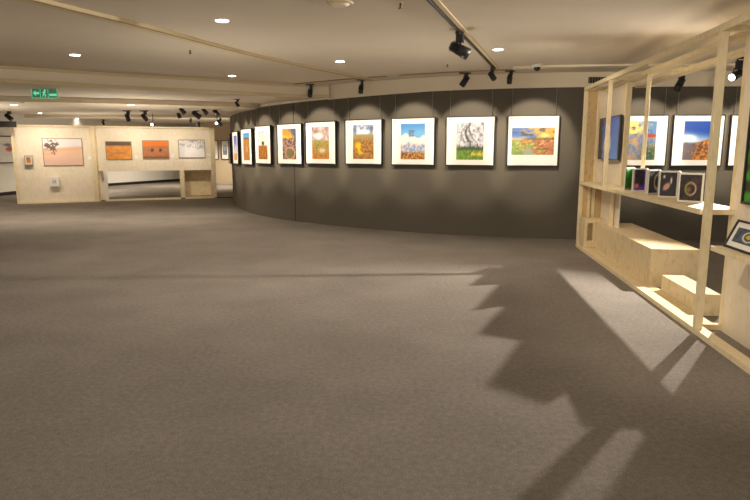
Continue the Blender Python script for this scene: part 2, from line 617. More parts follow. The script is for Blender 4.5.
def photo_grid(kind, w, h, nu, nv, y=0.0, cx=0.0, cz=0.0):
    """flat print in the local XZ plane facing -Y"""
    bm = bmesh.new()
    lay = bm.verts.layers.float_color.new('Col')
    vs = []
    for j in range(nv + 1):
        row = []
        for i in range(nu + 1):
            u, v = i / nu, j / nv
            p = bm.verts.new((cx + (u - 0.5) * w, y, cz + (v - 0.5) * h))
            c = art(kind, u, v)
            g_ = sum(c) / 3
            c = lin(tuple(max(0, min(1, g_ + (k - g_) * 0.86)) for k in c))
            p[lay] = (*c, 1)
            row.append(p)
        vs.append(row)
    for j in range(nv):
        for i in range(nu):
            bm.faces.new((vs[j][i], vs[j][i + 1], vs[j + 1][i + 1], vs[j + 1][i]))
    mb = MB()
    mb.bm.free()
    mb.bm = bm
    return mb


def build_photo(kind, w, h, nu, nv, parent, y=0.0, cx=0.0, cz=0.0, material=None, name='photo', label=None):
    mb = photo_grid(kind, w, h, nu, nv, y, cx, cz)
    me = bpy.data.meshes.new(name)
    mb.bm.to_mesh(me)
    mb.bm.free()
    me.materials.append(material or M['photo'])
    o = bpy.data.objects.new(name, me)
    col.objects.link(o)
    o.parent = parent
    if label:
        o['label'] = label
    return o


def ring(mb, w, h, fw, y0, y1):
    mb.box(-w / 2, w / 2, y0, y1, h / 2 - fw, h / 2)
    mb.box(-w / 2, w / 2, y0, y1, -h / 2, -h / 2 + fw)
    mb.box(-w / 2, -w / 2 + fw, y0, y1, -h / 2 + fw, h / 2 - fw)
    mb.box(w / 2 - fw, w / 2, y0, y1, -h / 2 + fw, h / 2 - fw)
    return mb


# ================================================================== THE ROOM
ZC = 2.88          # main ceiling
ZW = 2.63          # top of the dark wall, underside of the dropped soffit
WALLPTS = [(-4.5, 21.0), (-4.56, 19.5), (-4.27, 18.1), (-3.97, 17.1), (-3.66, 16.3), (-3.24, 15.35), (-2.80, 14.6), (-2.33, 13.95), (-1.795, 13.38), (-1.184, 12.83),
           (-0.624, 12.38), (-0.10, 12.0), (0.488, 11.63), (1.047, 11.33), (1.6, 11.08), (2.28, 10.85), (2.97, 10.69), (3.6, 10.6), (5.7, 10.48), (10.5, 10.3)]
WALL = smooth_path(WALLPTS, 5)


def ztop(p):
    return 2.64 - 0.10 * max(0.0, min(1.0, (1.0 - p[0]) / 4.6))


struct(MB().box(-22, 12, -4, 36, -0.1, 0).build('floor', M['carpet']))
struct(MB().box(-22, 12, -4, 36, ZC, ZC + 0.15).build('ceiling', M['ceiling']))
w = band(WALL[::-1], 0.16, 0, ztop)
struct(w.build('wall_dark_curved', M['grey_wall']))
# seams of the wall boards: px of the base line
def wall_hit(px, py=145):
    d = ray(px, py)
    for a, b_ in zip(WALL[::-1], WALL[-2::-1]):
        nx, ny = -(b_[1] - a[1]), b_[0] - a[0]
        den = nx * d.x + ny * d.y
        if abs(den) < 1e-9:
            continue
        t = (nx * a[0] + ny * a[1]) / den
        x, y = d.x * t, d.y * t
        s = ((x - a[0]) * (b_[0] - a[0]) + (y - a[1]) * (b_[1] - a[1])) / ((b_[0] - a[0]) ** 2 + (b_[1] - a[1]) ** 2)
        if t > 0 and -1e-6 <= s <= 1 + 1e-6:
            tan = Vector((a[0] - b_[0], a[1] - b_[1])).normalized()   # towards the right of the picture
            if tan.x < 0:
                tan = -tan
            return Vector((x, y)), tan
    return None


for i, px in enumerate((295,)):
    p, tan = wall_hit(px, 190)
    nrm = Vector((tan.y, -tan.x))
    mt = Matrix.Translation((p.x + nrm.x * 0.002, p.y + nrm.y * 0.002, 0)) @ Matrix.Rotation(math.atan2(tan.y, tan.x), 4, 'Z')
    struct(MB().box(-0.008, 0.008, -0.004, 0.02, 0, ztop(p), mt).build('trim_%d' % (20 + i), M['seam']))

# fascia above the dark wall, and the dropped soffit of the left part
FRONT = [(-16, 5.2), (-11, 7.2), (-8, 8.65), (-6, 9.75), (-5.2, 10.28), (-4.4, 10.85), (-3.5, 11.35), (-2.7, 11.8), (-2.15, 12.2), (-1.55, 12.5), (-0.95, 12.55)]
FR = smooth_path(FRONT, 4)
wl = [p for p in WALL if p[0] > -1.0]
fascia_path = [Vector(p) for p in wl]
struct(band([p + Vector((0, -0.015)) for p in fascia_path][::-1], 0.2, ztop, ZC).build('trim_1', M['cream']))
struct(band([p + Vector((0, -0.05)) for p in fascia_path][::-1], 0.06, lambda p: ztop(p) - 0.012, lambda p: ztop(p) + 0.03).build('trim_2', M['cream']))

S2F = [(-20, 11.2), (-12, 11.6), (-7.6, 12.2), (-5.2, 12.9), (-3.1, 13.9), (-2.75, 14.45)]        # where the soffit meets the deeper beam
S2 = smooth_path(S2F, 3)
sof = [tuple(p) for p in FR] + [(-1.184, 12.86), (-1.795, 13.4), (-2.33, 13.98), (-2.75, 14.5)] + [tuple(p) for p in S2[::-1]][1:]
struct(MB().prism(sof, ZW, ZC - 0.001).build('ceiling_soffit', M['ceiling']))
# stepped moulding along the soffit's edge
struct(band([p + Vector((0.03, -0.05)) for p in FR][::-1], 0.08, ZC - 0.05, ZC - 0.002).build('trim_3', M['gold']))
struct(band([p + Vector((0.02, -0.02)) for p in FR][::-1], 0.08, ZW + 0.05, ZC - 0.05).build('trim_4', M['cream']))
struct(band([p + Vector((0.03, -0.06)) for p in FR][::-1], 0.1, ZW - 0.012, ZW + 0.05).build('trim_5', M['gold']))
# deeper beam behind it
S3 = [(-3.9, 16.9), (-4.4, 17.0), (-6.5, 15.9), (-9.5, 15.2), (-20, 14.6)]
beam = [tuple(p) for p in S2] + [(-3.2, 15.35), (-3.62, 16.3)] + S3
struct(MB().prism(beam, 2.53, ZC - 0.002).build('ceiling_beam', M['ceiling']))
struct(band([p + Vector((0.0, -0.03)) for p in S2][::-1], 0.05, 2.52, 2.56).build('trim_6', M['gold']))
# far ceiling cross bands
struct(MB().box(-20, -3.9, 19.0, 19.3, ZC - 0.06, ZC - 0.003).build('trim_7', M['cream']))
struct(MB().box(-20, -3.9, 22.6, 22.9, ZC - 0.12, ZC - 0.003).build('trim_8', M['cream']))
# fascia round the back of the curved wall
bw = [p for p in WALL if p[0] <= -0.9]
struct(band(bw[::-1], 0.2, ztop, ZC).build('trim_9', M['cream']))

# pale strip that crosses the main ceiling
strip = smooth_path([(-3.75, 3.6), (-2.9, 5.65), (-2.41, 6.72), (-1.70, 8.5), (-0.9, 10.0), (0.0, 11.5)], 5)
struct(band(strip[::-1], 0.15, ZC - 0.035, ZC - 0.001).build('trim_10', M['gold']))
struct(band([p + Vector((-0.02, 0)) for p in strip][::-1], 0.02, ZC - 0.04, ZC - 0.001).build('trim_11', M['slot']))
# recessed slots along the wall
def off_path(x0, x1, d):
    out = []
    for i, p in enumerate(WALL):
        if x0 < p[0] < x1:
            q = WALL[min(len(WALL) - 1, i + 1)]
            t = (Vector(q) - Vector(p)).normalized()
            nn = Vector((t.y, -t.x))
            if nn.y > 0:
                nn = -nn
            out.append(Vector(p) + nn * d)
    return out


struct(band(off_path(-1.4, 0.6, 0.62)[::-1], 0.07, ZC - 0.012, ZC - 0.001).build('trim_12', M['slot']))
struct(band(off_path(0.7, 3.2, 0.62)[::-1], 0.07, ZC - 0.012, ZC - 0.001).build('trim_13', M['slot']))
struct(band(off_path(2.4, 10.0, 0.95)[::-1], 0.22, ZC - 0.03, ZC - 0.001).build('trim_14', M['cream']))
# step of the ceiling right of the lighting track
tdir = (Vector((1.95, 10.1)) - Vector((0.454, 5.52))).normalized()

# far walls
WA = [(-13.6, 14.0), (-13.3, 18.0), (-13.1, 21.0), (-12.75, 24.0), (-12.0, 27.0), (-10.2, 31.6)]
struct(band(WA[::-1], 0.2, 0, ZC).build('wall_left', M['white']))
struct(band([(p[0] + 0.02, p[1] - 0.005) for p in WA][::-1], 0.03, 0, 0.12).build('baseboard_left', M['black']))
struct(MB().box(-8.3, -2, 28.7, 28.9, 0, ZC).build('wall_back', M['olive_wall']))
struct(MB().box(-14, -8.3, 33, 33.2, 0, ZC).build('wall_far', M['white']))
struct(MB().box(-8.4, -8.2, 28.7, 33, 0, ZC).build('wall_return', M['white']))


# ================================================================== pictures on the dark wall
def wall_picture(cx_px, w, h, zc, kind, orient, label, grp='framed landscape photos along the dark wall', light=True, nu=34, nv=46, power=122, spot_off=(0.0, 1.45)):
    p, tan = wall_hit(cx_px)
    ang = math.atan2(tan.y, tan.x)
    nrm = Vector((tan.y, -tan.x))
    t = thing('framed_picture', label, 'picture', (p.x + nrm.x * 0.03, p.y + nrm.y * 0.03, zc), ang, grp)
    d = 0.045
    ring(MB(), w, h, 0.016, -d, 0.0).build('frame', M['black'], t)
    mb = MB()
    mb.box(-w / 2 + 0.016, w / 2 - 0.016, -0.03, -0.005, -h / 2 + 0.016, h / 2 - 0.016)
    mb.build('mat_board', M['white_board'], t)
    if orient == 'p':
        pw, ph, ox, oz = w * 0.55, h * 0.75, 0.0, 0.0
    else:
        pw, ph, ox, oz = w * 0.82, h * 0.53, 0.0, -h * 0.01
        nu, nv = 48, 34
    build_photo(kind, pw, ph, nu, nv, t, -0.0325, ox, oz)
    # small caption mark at the mat's upper left corner
    mk = MB()
    mk.tube((-w / 2 + 0.07, -0.0322, h / 2 - 0.055), (-w / 2 + 0.07, -0.0302, h / 2 - 0.055), 0.013, n=16)
    mk.box(-w / 2 + 0.052, -w / 2 + 0.09, -0.0335, -0.031, h / 2 - 0.058, h / 2 - 0.051)
    mk.build('caption_mark', M['wire'], t)
    for s in (-1, 1):
        MB().tube((s * w * 0.42, -0.006, h / 2 - 0.01), (s * w * 0.42, -0.006, ZW - zc - 0.01), 0.004, n=6).build('hanging_wire', M['wire'], t)
    if light:
        q = Vector((p.x, p.y, 0)) + Vector((nrm.x, nrm.y, 0)) * spot_off[1] + Vector((tan.x, tan.y, 0)) * spot_off[0]
        spot_light('picture_light', (q.x, q.y, 2.66 if cx_px > 300 else 2.5), (p.x + nrm.x * 0.03, p.y + nrm.y * 0.03, zc + 0.02), power, 52, 0.4, 0.03)
    return t


ZP = 1.725
wall_picture(231.6, 0.9, 0.84, 1.61, 'violet_sky', 'p', 'white-matted photo at the very end of the curved wall, seen edge-on as a sliver', nu=12, nv=20, light=False)
wall_picture(237.6, 0.86, 0.86, 1.635, 'violet_sky', 'p', 'narrow-looking photo of violet-blue sky over orange, second from the curved wall end')
wall_picture(248.8, 0.88, 0.88, 1.655, 'field_figure', 'p', 'photo of an orange-brown field with a pale spot under a bright blue strip of sky')
wall_picture(265.2, 0.86, 0.88, 1.69, 'lone_tree', 'p', 'photo of a small dark lone tree on orange ground under a pale sky')
wall_picture(291.5, 0.88, 0.88, 1.7, 'sunset_rocks', 'p', 'photo of a round swirl among purple-grey rocks below a yellow sunset')
wall_picture(322.5, 0.90, 0.88, 1.715, 'cloud_field', 'p', 'photo of pinkish clouds glowing over a yellow-green field with orange flowers')
wall_picture(365, 0.90, 0.88, ZP, 'golden_valley', 'p', 'photo of a golden-brown valley with a bright yellow streak under dark blue clouds')
wall_picture(414, 0.90, 0.88, ZP, 'pink_peak', 'p', 'photo of a lattice shape before pinkish-white cloud in a blue sky, orange speckles below')
wall_picture(470.5, 0.89, 0.88, ZP, 'blossom_tree', 'p', 'photo of a white blossoming tree over green and yellow grass')
wall_picture(532.5, 0.88, 0.88, ZP, 'sunset_garden', 'l', 'wide photo of sunset over green plants and orange rocks, left of the timber frame')
wall_picture(640, 0.86, 0.87, ZP, 'dawn_shore', 'p', 'photo of a rocky shore at dawn, seen through the frame right of the plywood panel')
wall_picture(695.5, 0.86, 0.87, ZP, 'blue_bay', 'p', 'photo of a deep blue sky over orange rocks, seen through the middle of the frame')
wall_picture(753, 0.88, 0.87, ZP, 'dawn_shore', 'p', 'white-matted picture whose left mat edge shows between two right-hand timber posts', nu=12, nv=16)


# ================================================================== the timber frame at the right
FO = Vector((2.739, 4.983, 0))
FA = -math.atan2(0.11598, 0.99325)
FM = Matrix.Translation(FO) @ Matrix.Rotation(FA, 4, 'Z')


def fl(x, y, z):
    return FM @ Vector((x, y, z))


HT = 2.54
frame = thing('timber_frame', 'tall pale timber display frame with posts, top beams and long shelf at the right', 'frame', FO, FA)
P = 0.058


def post(x, y, z0, z1, s=P, m_='wood_pale', name='post'):
    return MB().box(x, x + s, y, y + s, z0, z1).build(name, M[m_], frame, bevel=0.003)


YF, YR = 4.72, 3.78            # far end; rear post
# floor beam, front and cross ties
MB().box(0, 0.10, -2.3, 4.79, 0.0, 0.05).build('floor_beam', M['wood_pale'], frame, bevel=0.003)
MB().box(0.10, 0.37, 0.12, 0.18, 0.0, 0.05).build('cross_tie', M['wood_pale'], frame)
MB().box(0.10, 0.37, YF, YF + P, 0, 0.05).build('cross_tie', M['wood_pale'], frame)
MB().box(0.10, 0.235, 0.18, YF, 0.0, 0.045).build('floor_board', M['wood'], frame)
post(0.0, -0.035, 0.05, HT - P)            # near front post
post(0.0, YF, 0.05, HT - P)               # far front corner post
post(0.0, 3.28, 1.065, HT - P, 0.05)
post(0.30, 2.67, 1.065, HT - P, 0.042)     # rear row
post(0.27, 0.10, 0.0, HT - P, 0.065)
post(0.30, 3.545, 1.065, HT - P, 0.075)
post(0.30, 3.63, 1.065, HT - P, 0.075)
post(0.27, 3.90, 0.05, 1.02, 0.06)
post(0.20, YF, 0.05, HT - P, 0.05)
MB().box(P, 0.20, YF + 0.01, YF + 0.03, 0.05, HT - P).build('end_board', M['wood_gold'], frame)
MB().box(0.252, 0.345, YF + 0.01, YF + 0.03, 1.065, HT - P).build('end_board', M['panel_wood'], frame)
# top beams
MB().box(0, P, -2.3, YF + P, HT - P, HT).build('top_beam', M['wood_pale'], frame, bevel=0.003)
MB().box(0.27, 0.42, -2.3, YF + P, HT - P, HT - 0.01).build('top_beam', M['wood_pale'], frame, bevel=0.003)
MB().box(0.66, 0.80, -2.3, YF - 0.3, HT - P, HT - 0.01).build('top_beam', M['wood_pale'], frame, bevel=0.003)
for y in (-0.035, 3.28, YF):
    MB().box(P, 0.27, y, y + 0.05, HT - P, HT - 0.01).build('top_tie', M['wood_pale'], frame)
for y in (-1.6, 0.5, 2.4, 4.0):
    MB().box(0.42, 0.66, y, y + 0.05, HT - P, HT - 0.015).build('top_tie', M['wood_pale'], frame)
# shelf
MB().box(-0.005, 0.36, 0.06, YF + 0.02, 1.02, 1.065).build('shelf', M['wood_pale'], frame, bevel=0.003)
# rear plywood panels
MB().box(0.345, 0.363, 3.70, YF, 0.05, HT - P).build('back_panel', M['panel_wood'], frame)
MB().box(0.27, 0.288, -2.3, 0.10, 0.0, HT - P).build('back_panel', M['panel_wood'], frame)
# lower end boards under the shelf at the far end
MB().box(0.255, 0.40, YF + 0.01, YF + 0.03, 0.05, 1.02).build('end_board', M['wood_gold'], frame)
MB().box(0.13, 0.17, YF - 0.02, YF + 0.01, 0.05, 1.02).build('divider', M['wood_pale'], frame)

# bench, step and block
bench = MB().box(0.205, 0.73, 1.80, 4.35, 0.0, 0.45).build('plywood_bench', M['wood'], None, loc=FO, rot=(0, 0, FA), bevel=0.004)
tag(bench, 'long plywood box bench standing in the timber frame', 'bench')
step = MB().box(0.235, 0.47, 0.60, 1.50, 0.0, 0.21).build('plywood_step', M['wood'], None, loc=FO, rot=(0, 0, FA), bevel=0.004)
tag(step, 'low plywood step box between the long bench and the near post', 'step')
blk = MB()
blk.box(0.03, 0.075, 4.37, 4.66, 0.052, 0.50).box(0.165, 0.34, 4.37, 4.66, 0.052, 0.50).box(0.075, 0.165, 4.50, 4.66, 0.052, 0.50)
blk.box(0.075, 0.165, 4.37, 4.50, 0.052, 0.16).box(0.075, 0.165, 4.37, 4.50, 0.44, 0.50)
blk = blk.build('plywood_block', M['wood'], None, loc=FO, rot=(0, 0, FA))
tag(blk, 'small plywood block with a notch at the far end of the bench', 'block')

# screen on the far plywood panel
def frame_thing(name, label, cat, x, y, z, rz=0.0, group=None):
    return thing(name, label, cat, fl(x, y, z), FA + rz, group)


# local picture plane faces -Y; on the frame's rear panels the face looks towards -X: rotate by -90 degrees
t = frame_thing('wall_screen', 'black-edged picture of a pale figure on blue, on the far plywood panel', 'picture', 0.27, 4.09, 1.735, -math.pi / 2)
MB().box(-0.58, 0.54, -0.028, 0.0, -0.315, 0.315).build('casing', M['screen_black'], t, bevel=0.004)
build_photo('blue_figure', 0.96, 0.59, 26, 20, t, -0.030, 0.02, 0, M['photo'])
lb = MB().box(-0.04, 0.04, -0.004, 0, -0.03, 0.03).build('caption_label', M['white_board'], None, loc=fl(0.342, 3.80, 1.34), rot=(0, 0, FA - math.pi / 2))
tag(lb, 'tiny white label on the plywood under the blue picture', 'label')

# folding picture display on the shelf
A0, B0 = Vector((3.289, 9.695)), Vector((2.624, 4.0))
N0 = Vector((0.99325, -0.11598))


def shelf_y(px, off):
    q = onplane(px, 180, tuple(B0 + N0 * off), tuple(A0 + N0 * off))
    return (FM.inverted() @ q).y


tips = [(0.10, shelf_y(x, 0.10)) for x in (625, 632.5, 647, 659, 679)]
roots = [(0.27, shelf_y(x, 0.27)) for x in (633, 646, 658.5, 678.5, 704)]
kinds = ['green_leaf', 'purple_glow', 'grey_ring', 'pale_hand', 'glow_arc']
zs = 1.065
scr = thing('folding_picture_display', 'white concertina-folded display of five small dark photos on the long shelf', 'photo display', fl(0.1, tips[2][1], zs), FA)
tip0 = Vector((0.1, tips[2][1]))


def card(a, b_, h, kind, white_only=False):
    a, b_ = Vector(a) - tip0, Vector(b_) - tip0
    d = b_ - a
    L = d.length
    ang = math.atan2(d.y, d.x)
    o = MB().box(0, L, -0.0, 0.012, 0, h).build('display_panel', M['white_board'], scr, loc=(a.x, a.y, 0), rot=(0, 0, ang))
    if kind:
        build_photo(kind, L - 0.03, h - 0.035, 26, 20, o, -0.0015, L / 2, h / 2)


for i in range(5):
    h = 0.28
    card(tips[i], roots[i], h, kinds[i])
    if i < 4:
        a, b_ = roots[i], tips[i + 1]
        if (Vector(a) - Vector(b_)).length > 0.02:
            card((a[0], a[1] - 0.0), (b_[0] + 0.012, b_[1] + 0.006), h, None)

# framed leaning print on the corner ledge
led = MB()
led.prism([(-0.09, -0.40), (0.268, -0.32), (0.268, -1.15), (-0.09, -1.15)], 0.79, 0.825)
led.prism([(0.14, -0.66), (0.268, -0.66), (0.268, -0.68), (0.14, -0.68)], 0.68, 0.80)
led = led.build('wall_ledge', M['wood_pale'], None, loc=FO, rot=(0, 0, FA))
tag(led, 'small pale wooden ledge on the right plywood panel, carrying a leaning framed picture', 'shelf')
lp = fl(0.0, -0.42, 0.826)
t = thing('leaning_picture', 'black-framed picture of an oval dish leaning on the small ledge', 'picture', lp, FA - math.pi / 2)
t.rotation_euler = (math.radians(-24), 0, FA - math.pi / 2)
w_, h_ = 0.44, 0.225
for nm, bx, mt_ in (('frame', None, 'black'),):
    rg = MB()
    ring(rg, w_, h_, 0.016, -0.012, 0.010)
    bmesh.ops.translate(rg.bm, verts=rg.bm.verts, vec=(w_ / 2, 0, h_ / 2))
    rg.build('frame', M['black'], t)
MB().box(0.016, w_ - 0.016, -0.002, 0.008, 0.016, h_ - 0.016).build('mat_board', M['white_board'], t)
build_photo('oval_dish', w_ - 0.13, h_ - 0.11, 30, 20, t, -0.004, w_ / 2, h_ / 2)

t = frame_thing('green_picture', 'tall black-framed green leafy picture hung on the right plywood panel', 'picture', 0.268, -0.50, 1.62, -math.pi / 2)
ring(MB(), 0.8, 0.98, 0.02, -0.035, 0).build('frame', M['black'], t)
build_photo('green_stripes', 0.77, 0.95, 26, 30, t, -0.02, 0, 0)


# ================================================================== left partition panels
PH = 2.31
A1 = atz(17.5, 204.0, 0)
J1 = atz(97, 201.5, 0)
B1 = atz(217, 198.0, 0)


def panel_frame(a, b_):
    d = Vector((b_.x - a.x, b_.y - a.y))
    return d.length, math.atan2(d.y, d.x)


L1, R1 = panel_frame(A1, J1)
L2, R2 = panel_frame(J1, B1)


def pan_s(px, py, a, b_):
    q = onplane(px, py, (a.x, a.y), (b_.x, b_.y))
    return (Vector((q.x, q.y)) - Vector((a.x, a.y))).length, q.z


p1 = thing('plywood_partition', 'left plywood partition holding the desert tree photo', 'partition', (A1.x, A1.y, 0), R1)
MB().box(0.05, L1 - 0.05, 0.03, 0.06, 0.04, PH - 0.05).build('board', M['panel_wood'], p1)
MB().box(0, 0.06, -0.02, 0.12, 0, PH).build('edge_post', M['wood_pale'], p1)
MB().box(L1 - 0.05, L1 + 0.0, -0.02, 0.12, 0, PH).build('edge_post', M['wood_pale'], p1)
MB().box(0.06, L1 - 0.05, -0.02, 0.12, PH - 0.05, PH).build('top_rail', M['wood_pale'], p1)
MB().box(0.06, L1 - 0.05, -0.02, 0.12, 0, 0.05).build('bottom_rail', M['wood_pale'], p1)

p2 = thing('plywood_partition', 'right plywood partition with a long low opening and a square niche', 'partition', (J1.x, J1.y, 0), R2)
so0, zo1 = pan_s(103.5, 170, J1, B1)
so1, zo0 = pan_s(181, 196.2, J1, B1)
sn0, zn1 = pan_s(184, 169.5, J1, B1)
sn1, zn0 = pan_s(212.5, 197, J1, B1)
zo1 = zn1 = 0.93
zo0 = 0.05
bd = MB()
bd.box(0.12, L2 - 0.1, 0.03, 0.06, zo1, PH - 0.05)
bd.box(0.12, so0, 0.03, 0.06, 0.04, zo1)
bd.build('board', M['panel_wood'], p2)
MB().box(so1, sn0, 0.0, 0.10, 0.05, zo1).build('stile', M['wood_pale'], p2)
MB().box(so0, so1, -0.02, 0.12, 0, zo0).build('bottom_rail', M['wood_pale'], p2)
MB().box(sn0, L2 - 0.1, -0.02, 0.12, 0, 0.07).build('bottom_rail', M['wood_pale'], p2)
MB().box(sn1, L2, -0.02, 0.45, 0, PH).build('edge_post', M['wood_pale'], p2)
MB().box(0.0, 0.07, -0.04, 0.12, 0, PH).build('edge_post', M['wood_pale'], p2)
MB().box(0.07, 0.12, 0.02, 0.1, 0.0, PH).build('edge_post', M['wood'], p2)
MB().box(0.12, L2, -0.02, 0.12, PH - 0.05, PH).build('top_rail', M['wood_pale'], p2)
ni = MB()
ni.box(sn0, sn1, 0.40, 0.42, 0.07, zn1).box(sn0, sn0 + 0.02, 0.10, 0.40, 0.07, zn1).box(sn0, sn1, 0.06, 0.42, zn1, zn1 + 0.02)
ni.build('niche', M['wood'], p2)
MB().box(so0, so0 + 0.10, 0.02, 0.1, zo0, zo1).build('opening_jamb', M['white'], p2)


def panel_picture(a, b_, rot, corners, kind, label, name='framed_picture', fw=0.02, fm='slot', depth=0.03, grp=None, mat_w=0.0, nu=34, nv=22):
    s0, zt = pan_s(corners[0], corners[1], a, b_)
    s1, zb = pan_s(corners[2], corners[3], a, b_)
    w, h = s1 - s0, zt - zb
    s, z = (s0 + s1) / 2, (zt + zb) / 2
    d = Vector((math.cos(rot), math.sin(rot)))
    n_ = Vector((d.y, -d.x))
    c = Vector((a.x, a.y)) + d * s + n_ * -0.03
    t = thing(name, label, 'picture', (c.x, c.y, z), rot, grp)
    ring(MB(), w, h, fw, -depth, 0.0).build('frame', M[fm], t)
    if mat_w:
        MB().box(-w / 2 + fw, w / 2 - fw, -depth + 0.01, -0.002, -h / 2 + fw, h / 2 - fw).build('mat_board', M['white_board'], t)
    build_photo(kind, w - 2 * fw - mat_w, h - 2 * fw - mat_w, nu, nv, t, -depth + 0.005, 0, 0)
    return t, Vector((c.x, c.y, z)), n_


gp = 'desert photos on the plywood partitions'
panel_picture(A1, J1, R1, (41.5, 138, 84.0, 165.5), 'desert_tree', 'large photo of a tree in pale pink desert, on the left partition', grp=gp, nu=60, nv=40)
panel_picture(J1, B1, R2, (105, 141.2, 132.5, 159.6), 'orange_dune_dark', 'orange photo with a dark band along its top, left of three', grp=gp)
panel_picture(J1, B1, R2, (141.8, 140.3, 169.5, 158.8), 'orange_sky', 'photo of vivid orange sky over brown ground with two dark dots', grp=gp)
panel_picture(J1, B1, R2, (178, 139.5, 205.5, 157.8), 'misty_white', 'pale misty white and grey photo at the right of the partition', grp=gp)
g2 = 'small box frames on the left partition'
panel_picture(A1, J1, R1, (24.3, 155.5, 33.5, 165.0), 'small_orange', 'small box frame with an orange picture, left of the desert tree photo', name='box_frame', fm='wire', depth=0.14, grp=g2, mat_w=0.04, nu=12, nv=10, fw=0.03)
panel_picture(A1, J1, R1, (49.5, 177.0, 59.5, 186.0), 'small_grey', 'small white box frame with a grey picture, below the desert tree photo', name='box_frame', fm='white', depth=0.14, grp=g2, mat_w=0.04, nu=12, nv=10, fw=0.03)
for (px, py, a, b_, rot, lab) in ((89.3, 158, A1, J1, R1, 'small white caption label right of the desert tree photo'),
                                  (136.5, 157, J1, B1, R2, 'small white caption label right of the dark-banded orange photo'),
                                  (172.5, 156, J1, B1, R2, 'small white caption label right of the vivid orange sky photo'),
                                  (208.5, 155, J1, B1, R2, 'small white caption label right of the misty white photo')):
    s, z = pan_s(px, py, a, b_)
    d = Vector((math.cos(rot), math.sin(rot)))
    n_ = Vector((d.y, -d.x))
    c = Vector((a.x, a.y)) + d * s - n_ * 0.03
    o = MB().box(-0.05, 0.05, -0.006, 0.0, -0.05, 0.05).build('caption_label', M['white_board'], None, loc=(c.x, c.y, z), rot=(0, 0, rot))
    tag(o, lab, 'label', 'caption labels on the partitions')

# pictures on the far walls
def far_picture(pa, pb, zc, h, kind, label):
    a, b_ = Vector(pa), Vector(pb)
    w = (b_ - a).length
    rot = math.atan2((b_ - a).y, (b_ - a).x)
    c = (a + b_) / 2
    t = thing('framed_picture', label, 'picture', (c.x, c.y, zc), rot, 'framed pictures on the far walls')
    ring(MB(), w, h, 0.03, -0.04, 0).build('frame', M['black'], t)
    MB().box(-w / 2 + 0.03, w / 2 - 0.03, -0.02, -0.002, -h / 2 + 0.03, h / 2 - 0.03).build('mat_board', M['white_board'], t)
    build_photo(kind, w * 0.5, h * 0.5, 12, 14, t, -0.024)


far_picture((-13.11, 20.6), (-12.93, 22.5), 1.6, 0.95, 'pale_red', 'white-matted picture with a reddish patch, at the far left wall')
far_picture((-13.3, 18.6), (-13.16, 20.1), 1.6, 0.95, 'pale_red', 'picture on the far left wall cut by the photo\'s left border')
far_picture((-7.85, 28.68), (-7.38, 28.68), 1.6, 0.9, 'pale_red', 'narrow pale picture just right of the partition, on the far beige wall')
far_picture((-7.25, 28.68), (-6.88, 28.68), 1.6, 0.9, 'pale_blue', 'pale blue picture beside the curved wall end, on the far beige wall')


# ================================================================== ceiling fittings
def downlight(px, py, z, label, power=0.0, r=0.065):
    p = atz(px, py, z)
    t = thing('downlight', label, 'ceiling light', (p.x, p.y, z), 0, 'round recessed ceiling lights')
    mb = MB()
    mb.tube((0, 0, -0.008), (0, 0, 0.0), r * 1.2, r * 1.25, 28)
    mb.build('trim_ring', M['white'], t)
    MB().tube((0, 0, -0.012), (0, 0, -0.006), r, r, 28).build('lamp_face', M['lamp'], t)
    spot_light('downlight_or_fill', (p.x, p.y, z - 0.03), (p.x, p.y, 0), power or 85, 150, 0.9, 0.08)


downlight(75, 54.5, ZC, 'round ceiling light left, above the soffit moulding')
downlight(222, 20, ZC, 'round ceiling light right of the pale ceiling strip, at the top')
downlight(232, 75.5, ZC, 'round ceiling light close to the soffit moulding above the wall end')
downlight(340, 61, ZC, 'round ceiling light above the middle pictures of the curved wall')
downlight(498, 49, ZC, 'round ceiling light right of the black lighting track')
downlight(14, 104.5, 2.53, 'round ceiling light at far left below the green exit sign')
downlight(40, 113, ZC, 'round ceiling light above the left partition, farther back', 12)
downlight(131, 104.5, 2.53, 'round ceiling light in the beam above the right partition')
downlight(77, 118.5, ZC, 'small far ceiling light above the joint-side of the left partition', 12)
downlight(116, 122, ZC, 'small far ceiling light just over the right partition top', 12)
# further ceiling lights nearer the viewer than the picture's top edge
for (x, y) in ((-4.6, 4.6), (-1.6, 3.2), (1.4, 3.6), (-4.6, 1.0), (1.2, 0.2)):
    spot_light('downlight_or_fill', (x, y, ZC - 0.03), (x, y, 0), 18, 130, 0.9, 0.08)

for (x, y) in ((-4.6, 14.2), (-8.2, 14.0), (-11.5, 15.0)):  # extra spots without fittings, added to lighten the far carpet
    spot_light('downlight_or_fill', (x, y, 2.45), (x, y, 0), 95, 140, 0.9, 0.04)

# lighting track
a = Vector((0.30, 5.05, ZC))
b_ = Vector((1.95, 10.10, ZC))
d = b_ - a
tr = struct(MB().box(0, d.length, -0.075, -0.025, -0.012, -0.001).build('trim_15', M['gold'], None, loc=a, rot=(0, 0, math.atan2(d.y, d.x))))
tr = MB().box(0, d.length, -0.014, 0.014, -0.025, 0.0).build('lighting_track', M['metal_black'], None, loc=a, rot=(0, 0, math.atan2(d.y, d.x)))
tag(tr, 'long black lighting track on the ceiling running towards the dark wall', 'track')


